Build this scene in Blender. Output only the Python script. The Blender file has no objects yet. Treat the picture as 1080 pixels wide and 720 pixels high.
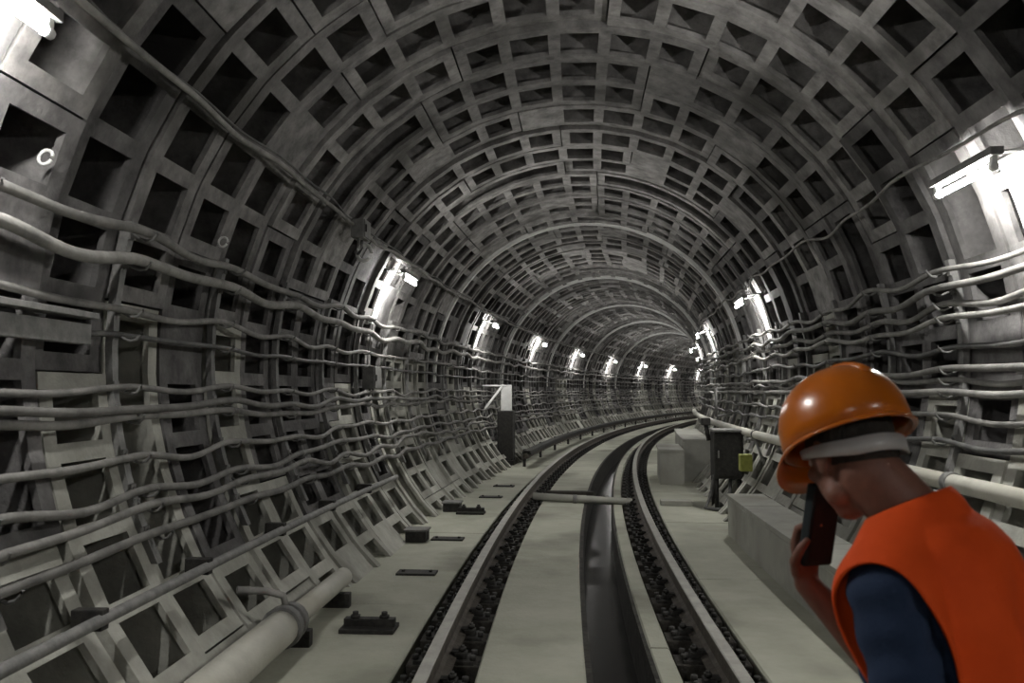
import bpy, bmesh, math, random
import numpy as np
from mathutils import Vector, Matrix, Euler

random.seed(7)
S = bpy.context.scene
COL = S.collection
R_ = math.radians

# ------------------------------------------------------------------ camera, world, exposure
FPX = 850.0
CAM_H = 1.40                      # above rail top (rail top = z 0)
cam_d = bpy.data.cameras.new('camera')
cam_d.sensor_width = 36.0
cam_d.lens = FPX / 1080 * 36.0
cam_d.clip_start = 0.05
cam_d.dof.use_dof = True
cam_d.dof.focus_distance = 9.0
cam_d.dof.aperture_fstop = 4.5
cam = bpy.data.objects.new('camera', cam_d)
COL.objects.link(cam)
cam.location = (0, 0, CAM_H)
cam.rotation_euler = (R_(90) + math.atan(53 / FPX), 0, math.atan(16 / FPX))
S.camera = cam

w = bpy.data.worlds.new('world')
S.world = w
w.use_nodes = True
w.node_tree.nodes['Background'].inputs[0].default_value = (0.05, 0.05, 0.05, 1)
w.node_tree.nodes['Background'].inputs[1].default_value = 0.02
S.view_settings.view_transform = 'Standard'
S.view_settings.look = 'None'
S.view_settings.gamma = 1.0
S.view_settings.use_curve_mapping = False
S.view_settings.exposure = 0.0
TUBE_POWER = 540.0

# ------------------------------------------------------------------ tunnel coordinates
RC = 116.0        # radius of the bend
U0 = 0.20         # track centre lies this far right of the camera
RI = 2.55         # inner radius of the lining
AX = 1.65         # tunnel axis above rail top
S_END = 66.0


def P(s, u, v):
    th = s / RC
    return Vector((U0 + RC - (RC - u) * math.cos(th), (RC - u) * math.sin(th), v))


def heading(s):
    return -s / RC


def wall_u(v, inset=0.0):
    r = RI - inset
    d = r * r - (v - AX) ** 2
    return math.sqrt(max(d, 0.01))


# ------------------------------------------------------------------ materials
def new_mat(name):
    m = bpy.data.materials.new(name)
    m.use_nodes = True
    nt = m.node_tree
    b = nt.nodes['Principled BSDF']
    return m, nt, b


def noisy(name, c1, c2, scale=4.0, rough=0.85, bump=0.15, bscale=40.0, metal=0.0, c3=None, s3=0.8, detail=6.0,
          per_object=0.0, spec=0.3, stretch=None, coat=0.0):
    m, nt, b = new_mat(name)
    N, L = nt.nodes, nt.links
    g = N.new('ShaderNodeNewGeometry')
    src = g.outputs['Position']
    if stretch:
        mp = N.new('ShaderNodeMapping')
        mp.inputs['Scale'].default_value = stretch
        L.new(src, mp.inputs['Vector'])
        src = mp.outputs['Vector']
    n1 = N.new('ShaderNodeTexNoise')
    n1.inputs['Scale'].default_value = scale
    n1.inputs['Detail'].default_value = detail
    n1.inputs['Roughness'].default_value = 0.65
    L.new(src, n1.inputs['Vector'])
    r1 = N.new('ShaderNodeValToRGB')
    r1.color_ramp.elements[0].position = 0.32
    r1.color_ramp.elements[1].position = 0.68
    r1.color_ramp.elements[0].color = (*c1, 1)
    r1.color_ramp.elements[1].color = (*c2, 1)
    L.new(n1.outputs['Fac'], r1.inputs['Fac'])
    col = r1.outputs['Color']
    if c3 is not None:
        n3 = N.new('ShaderNodeTexNoise')
        n3.inputs['Scale'].default_value = s3
        n3.inputs['Detail'].default_value = 5.0
        L.new(src, n3.inputs['Vector'])
        r3 = N.new('ShaderNodeValToRGB')
        r3.color_ramp.elements[0].position = 0.52
        r3.color_ramp.elements[1].position = 0.70
        L.new(n3.outputs['Fac'], r3.inputs['Fac'])
        mx = N.new('ShaderNodeMixRGB')
        mx.inputs['Color2'].default_value = (*c3, 1)
        L.new(r3.outputs['Color'], mx.inputs['Fac'])
        L.new(col, mx.inputs['Color1'])
        col = mx.outputs['Color']
    if per_object:
        oi = N.new('ShaderNodeObjectInfo')
        mr = N.new('ShaderNodeMapRange')
        mr.inputs['To Min'].default_value = 1 - per_object
        mr.inputs['To Max'].default_value = 1 + per_object
        L.new(oi.outputs['Random'], mr.inputs['Value'])
        hv = N.new('ShaderNodeHueSaturation')
        L.new(mr.outputs['Result'], hv.inputs['Value'])
        L.new(col, hv.inputs['Color'])
        col = hv.outputs['Color']
    L.new(col, b.inputs['Base Color'])
    b.inputs['Roughness'].default_value = rough
    b.inputs['Metallic'].default_value = metal
    b.inputs['Specular IOR Level'].default_value = spec
    if coat:
        b.inputs['Coat Weight'].default_value = coat
        b.inputs['Coat Roughness'].default_value = 0.15
    if bump:
        nb = N.new('ShaderNodeTexNoise')
        nb.inputs['Scale'].default_value = bscale
        nb.inputs['Detail'].default_value = 4.0
        L.new(src, nb.inputs['Vector'])
        bp = N.new('ShaderNodeBump')
        bp.inputs['Strength'].default_value = bump
        bp.inputs['Distance'].default_value = 0.02
        L.new(nb.outputs['Fac'], bp.inputs['Height'])
        L.new(bp.outputs['Normal'], b.inputs['Normal'])
    return m


M = {}
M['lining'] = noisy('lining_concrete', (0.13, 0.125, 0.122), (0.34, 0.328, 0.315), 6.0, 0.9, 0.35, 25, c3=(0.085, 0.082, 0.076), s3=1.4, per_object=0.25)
M['lining_side'] = noisy('lining_darker', (0.075, 0.072, 0.072), (0.20, 0.193, 0.188), 5.0, 0.9, 0.4, 25, c3=(0.05, 0.048, 0.046), s3=1.3, per_object=0.25)  # darker tone for the segments at cable height
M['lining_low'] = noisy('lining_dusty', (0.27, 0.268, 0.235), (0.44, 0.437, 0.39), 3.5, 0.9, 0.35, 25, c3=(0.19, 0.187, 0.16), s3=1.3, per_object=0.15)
M['lining_shade_skin'] = noisy('lining_back_shade', (0.014, 0.013, 0.012), (0.035, 0.033, 0.030), 3.0, 0.95, 0.3, 25, c3=(0.05, 0.045, 0.035), s3=1.4)  # near black: the shade deep in the pockets put into the colour
M['floor'] = noisy('floor_concrete', (0.33, 0.333, 0.268), (0.45, 0.452, 0.375), 1.6, 0.85, 0.2, 30, c3=(0.22, 0.22, 0.178), s3=0.9)
M['base'] = noisy('track_bed', (0.022, 0.021, 0.019), (0.06, 0.058, 0.05), 9.0, 0.95, 0.6, 35)
M['timber'] = noisy('sleeper_timber', (0.02, 0.018, 0.015), (0.055, 0.05, 0.042), 14.0, 0.85, 0.4, 40)
M['rail_side'] = noisy('rail_rust', (0.06, 0.052, 0.045), (0.13, 0.115, 0.098), 12.0, 0.75, 0.2, 60, metal=0.3)
M['rail_top'] = noisy('rail_steel', (0.27, 0.265, 0.24), (0.40, 0.39, 0.35), 8.0, 0.55, 0.05, 60, metal=0.35)
M['dark_steel'] = noisy('dark_steel', (0.02, 0.02, 0.019), (0.055, 0.052, 0.047), 20.0, 0.7, 0.2, 60, metal=0.3)
M['grey_steel'] = noisy('galvanised_steel', (0.14, 0.14, 0.136), (0.25, 0.246, 0.235), 14.0, 0.65, 0.15, 60, metal=0.2, per_object=0.2)
M['cable'] = noisy('dusty_cable', (0.12, 0.117, 0.11), (0.27, 0.263, 0.246), 6.0, 0.75, 0.1, 60, per_object=0.25)
M['cable_dark'] = noisy('black_cable', (0.05, 0.05, 0.05), (0.15, 0.148, 0.14), 6.0, 0.6, 0.1, 60)
M['pipe'] = noisy('pale_pipe', (0.42, 0.41, 0.355), (0.56, 0.55, 0.48), 5.0, 0.55, 0.08, 50, c3=(0.38, 0.36, 0.30), s3=2.5)
M['white_paint'] = noisy('white_paint', (0.60, 0.60, 0.58), (0.75, 0.75, 0.73), 6.0, 0.5, 0.05, 50)
M['plinth'] = noisy('plinth_concrete', (0.30, 0.30, 0.265), (0.42, 0.415, 0.37), 3.0, 0.8, 0.15, 30, c3=(0.24, 0.235, 0.2), s3=1.5)
M['water'] = noisy('drain_water', (0.012, 0.012, 0.011), (0.03, 0.03, 0.027), 5.0, 0.2, 0.1, 6, spec=0.5)
M['skin'] = noisy('skin', (0.15, 0.066, 0.046), (0.20, 0.088, 0.06), 18.0, 0.55, 0.06, 160, spec=0.4)
M['hair'] = noisy('dark_hair', (0.012, 0.010, 0.008), (0.03, 0.025, 0.02), 60.0, 0.7, 0.5, 220, stretch=(1, 1, 0.2))
M['helmet'] = noisy('orange_plastic', (0.50, 0.122, 0.003), (0.55, 0.140, 0.004), 3.0, 0.28, 0.0, spec=0.5, coat=0.3)
M['vest'] = noisy('orange_vest', (0.74, 0.074, 0.006), (0.82, 0.090, 0.008), 10.0, 0.8, 0.12, 220)
M['vest_trim'] = noisy('vest_trim', (0.35, 0.05, 0.01), (0.42, 0.06, 0.012), 10.0, 0.8, 0.1, 220)
M['shirt'] = noisy('navy_cloth', (0.014, 0.027, 0.062), (0.022, 0.038, 0.08), 9.0, 0.9, 0.2, 200)
M['trousers'] = noisy('navy_trousers', (0.018, 0.024, 0.045), (0.03, 0.038, 0.06), 9.0, 0.9, 0.2, 160)
M['boot'] = noisy('black_leather', (0.012, 0.012, 0.012), (0.03, 0.028, 0.026), 20.0, 0.5, 0.2, 80)
M['band'] = noisy('grey_band', (0.42, 0.41, 0.40), (0.52, 0.51, 0.50), 10.0, 0.3, 0.0, spec=0.6)
M['phone'] = noisy('black_plastic', (0.014, 0.019, 0.021), (0.024, 0.031, 0.033), 20.0, 0.7, 0.0, spec=0.15)
M['screen'] = noisy('dark_glass', (0.010, 0.016, 0.018), (0.018, 0.02, 0.022), 20.0, 0.6, 0.0, spec=0.15)
M['eye'] = noisy('eye_white', (0.6, 0.58, 0.55), (0.7, 0.68, 0.65), 30.0, 0.2, 0.0)
M['iris'] = noisy('eye_iris', (0.02, 0.012, 0.008), (0.04, 0.022, 0.012), 30.0, 0.15, 0.0)
M['lip'] = noisy('lips', (0.22, 0.075, 0.06), (0.26, 0.09, 0.075), 30.0, 0.5, 0.0)
M['rust_yellow'] = noisy('faded_yellow_paint', (0.25, 0.27, 0.06), (0.36, 0.38, 0.09), 20.0, 0.6, 0.1, 60)

m, nt, b = new_mat('lit_tube')
b.inputs['Base Color'].default_value = (0.9, 0.9, 0.9, 1)
b.inputs['Emission Color'].default_value = (1.0, 0.985, 0.95, 1)
b.inputs['Emission Strength'].default_value = TUBE_POWER
M['tube'] = m


# ------------------------------------------------------------------ object helpers
def link(name, mesh, parent=None, mats=None):
    o = bpy.data.objects.new(name, mesh)
    COL.objects.link(o)
    if mats is not None and not mesh.materials:
        for k in (mats if isinstance(mats, (list, tuple)) else [mats]):
            mesh.materials.append(M[k])
    if parent is not None:
        o.parent = parent
    return o


def obj(name, bm, mat, parent=None, smooth=False):
    me = bpy.data.meshes.new(name)
    bm.normal_update()
    bm.to_mesh(me)
    bm.free()
    if smooth:
        me.polygons.foreach_set('use_smooth', [True] * len(me.polygons))
    return link(name, me, parent, mat)


def tag(o, label, cat, group=None, kind=None):
    if label: o['label'] = label
    if cat: o['category'] = cat
    if group: o['group'] = group
    if kind: o['kind'] = kind
    return o


def thing(name, label, cat, loc=(0, 0, 0), rz=0.0, group=None):
    o = bpy.data.objects.new(name, None)
    o.empty_display_size = 0.1
    COL.objects.link(o)
    o.location = loc
    o.rotation_euler = (0, 0, rz)
    return tag(o, label, cat, group)


def copy_tree(o, parent=None):
    c = o.copy()
    COL.objects.link(c)
    c.parent = parent
    for ch in list(o.children):
        copy_tree(ch, c)
    return c


ORD = ['first', 'second', 'third', 'fourth', 'fifth', 'sixth', 'seventh', 'eighth', 'ninth', 'tenth', 'eleventh', 'twelfth',
       'thirteenth', 'fourteenth', 'fifteenth', 'sixteenth', 'seventeenth', 'eighteenth', 'nineteenth', 'twentieth',
       'twenty-first', 'twenty-second', 'twenty-third', 'twenty-fourth', 'twenty-fifth', 'twenty-sixth', 'twenty-seventh', 'twenty-eighth']


# ------------------------------------------------------------------ shape helpers
def box(bm, c, d, rot=None, bevel=0.0):
    mat = Matrix.Translation(c)
    if rot is not None:
        mat = mat @ rot.to_4x4()
    r = bmesh.ops.create_cube(bm, size=1.0, matrix=mat @ Matrix.Diagonal((d[0], d[1], d[2], 1)))
    if bevel:
        vs = r['verts']
        es = list({e for v in vs for e in v.link_edges})
        bmesh.ops.bevel(bm, geom=es, offset=bevel, segments=2, profile=0.6, affect='EDGES')
    return bm


def frame_from(d):
    d = d.normalized()
    up = Vector((0, 0, 1)) if abs(d.z) < 0.95 else Vector((1, 0, 0))
    a = d.cross(up).normalized()
    b_ = a.cross(d).normalized()
    return a, b_


def tube(bm, pts, r, n=8, cap=True):
    pts = [Vector(p) for p in pts]
    rings = []
    for i, p in enumerate(pts):
        d = (pts[min(i + 1, len(pts) - 1)] - pts[max(i - 1, 0)])
        a, b_ = frame_from(d)
        rr = r[i] if isinstance(r, (list, tuple)) else r
        rings.append([bm.verts.new(p + (a * math.cos(2 * math.pi * k / n) + b_ * math.sin(2 * math.pi * k / n)) * rr) for k in range(n)])
    for A, B in zip(rings[:-1], rings[1:]):
        for k in range(n):
            bm.faces.new((A[k], A[(k + 1) % n], B[(k + 1) % n], B[k])).smooth = True
    if cap:
        bm.faces.new(rings[0][::-1])
        bm.faces.new(rings[-1])
    return bm


def sweep(bm, prof, s0, s1, step, closed=True, caps=True, mat_idx=None):
    """sweep a (u, v) profile along the bend"""
    n = max(1, int(math.ceil((s1 - s0) / step)))
    rings = []
    for i in range(n + 1):
        s = s0 + (s1 - s0) * i / n
        rings.append([bm.verts.new(P(s, u, v)) for u, v in prof])
    m_ = len(prof)
    for A, B in zip(rings[:-1], rings[1:]):
        for k in range(m_ if closed else m_ - 1):
            k2 = (k + 1) % m_
            f = bm.faces.new((A[k], A[k2], B[k2], B[k]))
            if mat_idx: f.material_index = mat_idx[k]
    if closed and caps:
        bm.faces.new(rings[0][::-1])
        bm.faces.new(rings[-1])
    return bm


def fix_normals(bm):
    bmesh.ops.recalc_face_normals(bm, faces=bm.faces[:])
    return bm


# ------------------------------------------------------------------ tunnel lining: ring segments with pockets
RING = 0.60
RING_OFF = 0.30
PITCH = 9.0
DEPTH = 0.40


def segment_mesh(variant, face_mat):
    """five pockets over 45 degrees; axis of the tunnel = local Y; variant: set of filled pockets / merged runs"""
    filled, merged = variant
    bm = bmesh.new()
    hw = RING / 2 - 0.008
    fl = 0.100                         # flange width
    ys = [-hw, -hw + fl, hw - fl, hw]
    joint = math.degrees(0.095 / RI)
    rib = math.degrees(0.048 / RI)
    gap = math.degrees(0.006 / RI)
    # column borders (angle) and whether each column is a hole
    cols = []
    for k in range(5):
        a0 = k * PITCH + (joint if k == 0 else rib)
        a1 = (k + 1) * PITCH - (joint if k == 4 else rib)
        cols.append([a0, a1])
    holes = []
    k = 0
    while k < 5:
        if k in filled:
            k += 1
            continue
        a0, a1 = cols[k]
        while k in merged and k + 1 < 5 and (k + 1) not in filled:
            k += 1
            a1 = cols[k][1]
        holes.append((a0, a1))
        k += 1
    edges = [gap]
    ishole = []
    for a0, a1 in holes:
        edges.append(a0); ishole.append(False)
        nsub = max(1, int(round((a1 - a0) / 7.0)))
        for q in range(nsub):
            edges.append(a0 + (a1 - a0) * (q + 1) / nsub); ishole.append(True)
    # split long solid runs
    edges.append(45 - gap); ishole.append(False)
    e2, h2 = [edges[0]], []
    for i, h in enumerate(ishole):
        a0, a1 = edges[i], edges[i + 1]
        nsub = 1 if h else max(1, int(math.ceil((a1 - a0) / 7.0)))
        for q in range(nsub):
            e2.append(a0 + (a1 - a0) * (q + 1) / nsub); h2.append(h)
    edges, ishole = e2, h2

    def pt(a, y, r):
        t = math.radians(a)
        return (r * math.sin(t), y, r * math.cos(t))
    cache = {}

    def V(a, y, r):
        key = (round(a, 4), round(y, 4), round(r, 4))
        if key not in cache:
            cache[key] = bm.verts.new(pt(a, y, r))
        return cache[key]
    RO = RI + DEPTH + 0.04
    taper = 0.010
    for i, h in enumerate(ishole):
        a0, a1 = edges[i], edges[i + 1]
        for j in range(3):
            if h and j == 1:
                continue
            y0, y1 = ys[j], ys[j + 1]
            bm.faces.new((V(a0, y0, RI), V(a0, y1, RI), V(a1, y1, RI), V(a1, y0, RI)))
        # outer sides of the flanges
        for y, fs in ((-hw, 1), (hw, -1)):
            f = (V(a0, y, RI), V(a1, y, RI), V(a1, y, RO), V(a0, y, RO))
            bm.faces.new(f if fs > 0 else f[::-1])
    for a in (edges[0], edges[-1]):
        bm.faces.new((V(a, -hw, RI), V(a, hw, RI), V(a, hw, RO), V(a, -hw, RO)))
    rb = RI + DEPTH
    y0, y1 = ys[1], ys[2]
    # pocket walls (a lip, then the wider cavity behind it) and near-black backs
    uy, ua = 0.055, math.degrees(0.026 / RI)
    LV = [(0, RI), (0, RI + 0.035), (1, RI + 0.035), (1, rb)]
    for a0, a1 in holes:
        sub = [e for e in edges if a0 - 1e-6 <= e <= a1 + 1e-6]

        def bk(a, w):
            return a - w * (ua if abs(a - a0) < 1e-6 else (-ua if abs(a - a1) < 1e-6 else 0))
        for (w0, r0), (w1, r1) in zip(LV[:-1], LV[1:]):
            for a in (a0, a1):
                bm.faces.new((V(bk(a, w0), y0 - w0 * uy, r0), V(bk(a, w0), y1 + w0 * uy, r0), V(bk(a, w1), y1 + w1 * uy, r1), V(bk(a, w1), y0 - w1 * uy, r1)))
            for p, q in zip(sub[:-1], sub[1:]):
                for y, d in ((y0, -1), (y1, 1)):
                    bm.faces.new((V(bk(p, w0), y + d * w0 * uy, r0), V(bk(q, w0), y + d * w0 * uy, r0), V(bk(q, w1), y + d * w1 * uy, r1), V(bk(p, w1), y + d * w1 * uy, r1)))
        for p, q in zip(sub[:-1], sub[1:]):
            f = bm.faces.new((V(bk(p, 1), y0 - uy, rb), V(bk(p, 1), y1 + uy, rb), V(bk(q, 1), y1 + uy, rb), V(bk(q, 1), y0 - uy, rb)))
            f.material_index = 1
    fix_normals(bm)
    me = bpy.data.meshes.new('lining_segment')
    bm.to_mesh(me)
    bm.free()
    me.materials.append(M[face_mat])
    me.materials.append(M['lining_shade_skin'])
    return me


VARIANTS = [((), ())] * 16 + [((2,), ()), ((0,), ()), ((4,), ()), ((1,), ()), ((3,), ()), ((0, 3), ()), ((), (1, 2, 3)), ((), (0, 1, 2, 3)), ((), (2,)), ((3,), (0,))]
seg_meshes = {}
for fm_ in ('lining', 'lining_side', 'lining_low'):
    for v_ in VARIANTS:
        if (v_, fm_) not in seg_meshes:
            seg_meshes[(v_, fm_)] = segment_mesh(v_, fm_)


def struct_shell(name, a0, a1):
    """a piece of the grouted outer shell behind the segments: the wall the segments belong to"""
    bm = bmesh.new()
    n = 10
    prof = []
    for i in range(n + 1):
        a = math.radians(a0 + (a1 - a0) * i / n)
        prof.append(((RI + DEPTH + 0.05) * math.sin(a), AX + (RI + DEPTH + 0.05) * math.cos(a)))
    prof += [(u * 1.05, AX + (v - AX) * 1.05) for u, v in prof[::-1]]
    sweep(bm, prof, -9.0, S_END, 1.2)
    fix_normals(bm)
    o = obj(name, bm, 'lining_shade_skin')
    o['kind'] = 'structure'
    return o


shell = {'left': struct_shell('wall_left', -141, -52), 'top': struct_shell('ceiling', -52, 52), 'right': struct_shell('wall_right', 52, 141)}
shell['left']['label'] = 'left tunnel wall of ribbed lining segments with dark pockets'
shell['right']['label'] = 'right tunnel wall of ribbed lining segments with dark pockets'
shell['top']['label'] = 'vaulted tunnel crown of ribbed lining segments with dark pockets'

far = {k: {'v': [], 'f': [], 'm': [], 'n': 0} for k in shell}
rng = random.Random(11)
STAG = [0, 2, 4, 1, 3]
k0 = int(math.floor((-9.0 - RING_OFF) / RING))
k1 = int((S_END - RING_OFF) / RING)
cache_np = {}
for k in range(k0, k1):
    s = RING_OFF + k * RING
    off = STAG[rng.randrange(5)]
    for j in range(-4, 5):
        a = 5.6 + PITCH * (off - 2) + 45 * j
        c = a + 22.5
        if c > 180 or c <= -180 or a > 137 or a + 45 < -137:
            continue
        side = 'top' if abs(c) < 52 else ('left' if c < 0 else 'right')
        var = VARIANTS[rng.randrange(len(VARIANTS))]
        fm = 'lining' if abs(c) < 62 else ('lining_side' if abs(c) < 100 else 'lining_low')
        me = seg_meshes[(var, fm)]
        dr = rng.uniform(-0.012, 0.012)
        rot = Euler((0, R_(a), heading(s)))
        loc = P(s, 0, AX)
        if 1.8 < s < 34:
            o = link('lining_segment', me, shell[side])
            o.rotation_euler = rot
            o.location = loc
            o.scale = (1 + dr, 1, 1 + dr)
        else:
            if id(me) not in cache_np:
                co = np.empty(len(me.vertices) * 3); me.vertices.foreach_get('co', co)
                cache_np[id(me)] = (co.reshape(-1, 3), [tuple(p.vertices) for p in me.polygons], [p.material_index for p in me.polygons])
            co, fs, ms = cache_np[id(me)]
            mt = np.array(rot.to_matrix())
            vv = (co * (1 + dr * np.array([1, 0, 1]))) @ mt.T + np.array(loc)
            F = far[side]
            n = F['n']
            F['v'].append(vv)
            F['f'] += [tuple(i + n for i in f) for f in fs]
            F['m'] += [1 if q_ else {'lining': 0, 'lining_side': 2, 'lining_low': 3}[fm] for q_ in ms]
            F['n'] += len(vv)
for side, F in far.items():
    me = bpy.data.meshes.new('distant_lining_segments')
    me.from_pydata(np.concatenate(F['v']).tolist(), [], F['f'])
    for q_ in ('lining', 'lining_shade_skin', 'lining_side', 'lining_low'): me.materials.append(M[q_])
    me.polygons.foreach_set('material_index', F['m'])
    o = link('distant_lining_segments', me, shell[side])
    o['kind'] = 'stuff'

# ------------------------------------------------------------------ floor: track bed, slabs, drain channel
CH0, CH1 = 0.07, 0.41
bm = bmesh.new()
sweep(bm, [(-2.5, -0.34), (CH0 - 0.04, -0.34), (CH0 - 0.04, -0.178), (CH0, -0.178), (CH0, -0.60), (CH1, -0.60), (CH1, -0.178), (CH1 + 0.03, -0.178), (CH1 + 0.03, -0.34), (2.5, -0.34), (2.5, -0.75), (-2.5, -0.75)], -9, S_END, 1.0)
fix_normals(bm)
floor = obj('floor', bm, 'base')
floor['kind'] = 'structure'
floor['label'] = 'concrete tunnel floor with rail recesses and a central drain channel'


def slabs(u0, u1, top, L, s0, s1, u0f=None):
    s = s0
    i = 0
    while s < s1:
        bm = bmesh.new()
        e = min(s + L, s1) - 0.012
        dz = rng.uniform(-0.004, 0.004)
        c = 0.012
        sweep(bm, [(u0, -0.36), (u0, top + dz - c), (u0 + c, top + dz), (u1 - c, top + dz), (u1, top + dz - c), (u1, -0.36)], s, e, 0.8)
        fix_normals(bm)
        obj('floor_slab', bm, 'floor', floor)
        s += L
        i += 1


slabs(-2.2, -1.03, -0.17, 3.0, -9, S_END)
slabs(-0.575, CH0 - 0.035, -0.17, 4.2, -9, S_END)
slabs(CH1 + 0.025, 0.56, -0.17, 4.2, -7.5, S_END)
slabs(1.03, 2.2, -0.17, 3.0, -8, S_END)

bm = bmesh.new()
sweep(bm, [(CH0 - 0.005, -0.555), (CH1 + 0.005, -0.555), (CH1 + 0.005, -0.61), (CH0 - 0.005, -0.61)], -9, S_END, 1.0)
fix_normals(bm)
tag(obj('drain_water', bm, 'water'), 'dark shallow water lying in the drain channel between the rails', 'water', kind='stuff')

# ------------------------------------------------------------------ rails with fastenings and sleepers
GA = 0.795


def rail_profile(uc):
    half = [(0.0, 0.0), (0.030, 0.0), (0.036, -0.006), (0.037, -0.030), (0.010, -0.045), (0.009, -0.135), (0.030, -0.155), (0.072, -0.168), (0.072, -0.180)]
    right = [(uc + u, v) for u, v in half[1:]]
    left = [(uc - u, v) for u, v in half[1:]][::-1]
    return right + left


def plate_mesh():
    bm = bmesh.new()
    box(bm, Vector((0, 0, -0.010)), (0.36, 0.17, 0.022), bevel=0.003)
    me = bpy.data.meshes.new('base_plate'); bm.to_mesh(me); bm.free(); me.materials.append(M['dark_steel'])
    return me


def clip_mesh():
    bm = bmesh.new()
    box(bm, Vector((0.0, 0, 0.018)), (0.075, 0.085, 0.034), bevel=0.006)
    box(bm, Vector((-0.03, 0, 0.034)), (0.05, 0.06, 0.018), bevel=0.004)
    tube(bm, [(0.01, 0, 0.03), (0.01, 0, 0.072)], 0.013, 6)
    tube(bm, [(0.01, 0, 0.042), (0.01, 0, 0.060)], 0.024, 6)
    tube(bm, [(0.075, 0.05, 0.0), (0.075, 0.05, 0.03)], 0.02, 6)
    tube(bm, [(0.075, -0.05, 0.0), (0.075, -0.05, 0.03)], 0.02, 6)
    me = bpy.data.meshes.new('rail_clip'); bm.to_mesh(me); bm.free(); me.materials.append(M['dark_steel'])
    return me


def sleeper_mesh():
    bm = bmesh.new()
    box(bm, Vector((0, 0, -0.07)), (0.44, 0.20, 0.14), bevel=0.008)
    me = bpy.data.meshes.new('sleeper'); bm.to_mesh(me); bm.free(); me.materials.append(M['timber'])
    return me


PM, CM, SM = plate_mesh(), clip_mesh(), sleeper_mesh()
FAST = 0.46
for side, uc, nm in ((-1, -GA, 'left'), (1, GA, 'right')):
    bm = bmesh.new()
    pr = rail_profile(uc)
    n = len(pr)
    idx = [1] * n
    for k_ in range(n):
        a_, b_ = pr[k_], pr[(k_ + 1) % n]
        if max(a_[1], b_[1]) > -0.007 and min(a_[1], b_[1]) > -0.007:
            idx[k_] = 0
    sweep(bm, pr, -9, S_END, 0.6, mat_idx=idx)
    fix_normals(bm)
    rail = obj('rail', bm, ['rail_top', 'rail_side'])
    tag(rail, f'{nm} running rail with worn pale head, curving away to the right', 'rail', 'running rails')
    s = 1.2 + (0.1 if side > 0 else 0)
    farv = bmesh.new()
    while s < S_END - 1:
        loc = P(s, uc, -0.18)
        h = heading(s)
        if s < 26:
            pl = link('base_plate', PM, rail)
            pl.location = loc; pl.rotation_euler = (0, 0, h)
            for q in (-1, 1):
                c = link('rail_clip', CM, pl)
                c.location = (q * 0.095, 0, 0)
                c.rotation_euler = (0, 0, 0 if q > 0 else math.pi)
            sl = link('sleeper', SM)
            sl.location = P(s, uc, -0.20); sl.rotation_euler = (0, 0, h)
            tag(sl, f'short dark timber sleeper block set in the recess under the {nm} rail', 'sleeper', f'sleeper blocks under the {nm} rail')
        else:
            rot = Matrix.Rotation(h, 3, 'Z')
            box(farv, loc + Vector((0, 0, -0.01)), (0.36, 0.17, 0.02), rot)
            for q in (-1, 1):
                box(farv, loc + rot @ Vector((q * 0.10, 0, 0.03)), (0.09, 0.09, 0.06), rot)
        s += FAST
    o = obj('distant_fastenings', farv, 'dark_steel', rail)
    o['kind'] = 'stuff'

# ------------------------------------------------------------------ slim stiffening arches proud of the lining
for i in range(5):
    s_ = 13.2 + 6.4 * i
    bm = bmesh.new()
    prev = None
    for q in range(41):
        a = R_(-92 + 184 * q / 40)
        ring = []
        for r_, y_ in ((RI - 0.055, -0.05), (RI - 0.055, 0.05), (RI + 0.02, 0.05), (RI + 0.02, -0.05)):
            ring.append(bm.verts.new((r_ * math.sin(a), y_, r_ * math.cos(a))))
        if prev:
            for k in range(4):
                bm.faces.new((prev[k], prev[(k + 1) % 4], ring[(k + 1) % 4], ring[k]))
        else:
            bm.faces.new(ring[::-1])
        prev = ring
    bm.faces.new(prev)
    fix_normals(bm)
    o = obj('stiffening_arch', bm, 'white_paint')
    o.location = P(s_, 0, AX)
    o.rotation_euler = (0, 0, heading(s_))
    tag(o, f'slim pale arch standing proud of the lining, {ORD[i]} from the camera', 'arch', 'stiffening arches')

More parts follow.
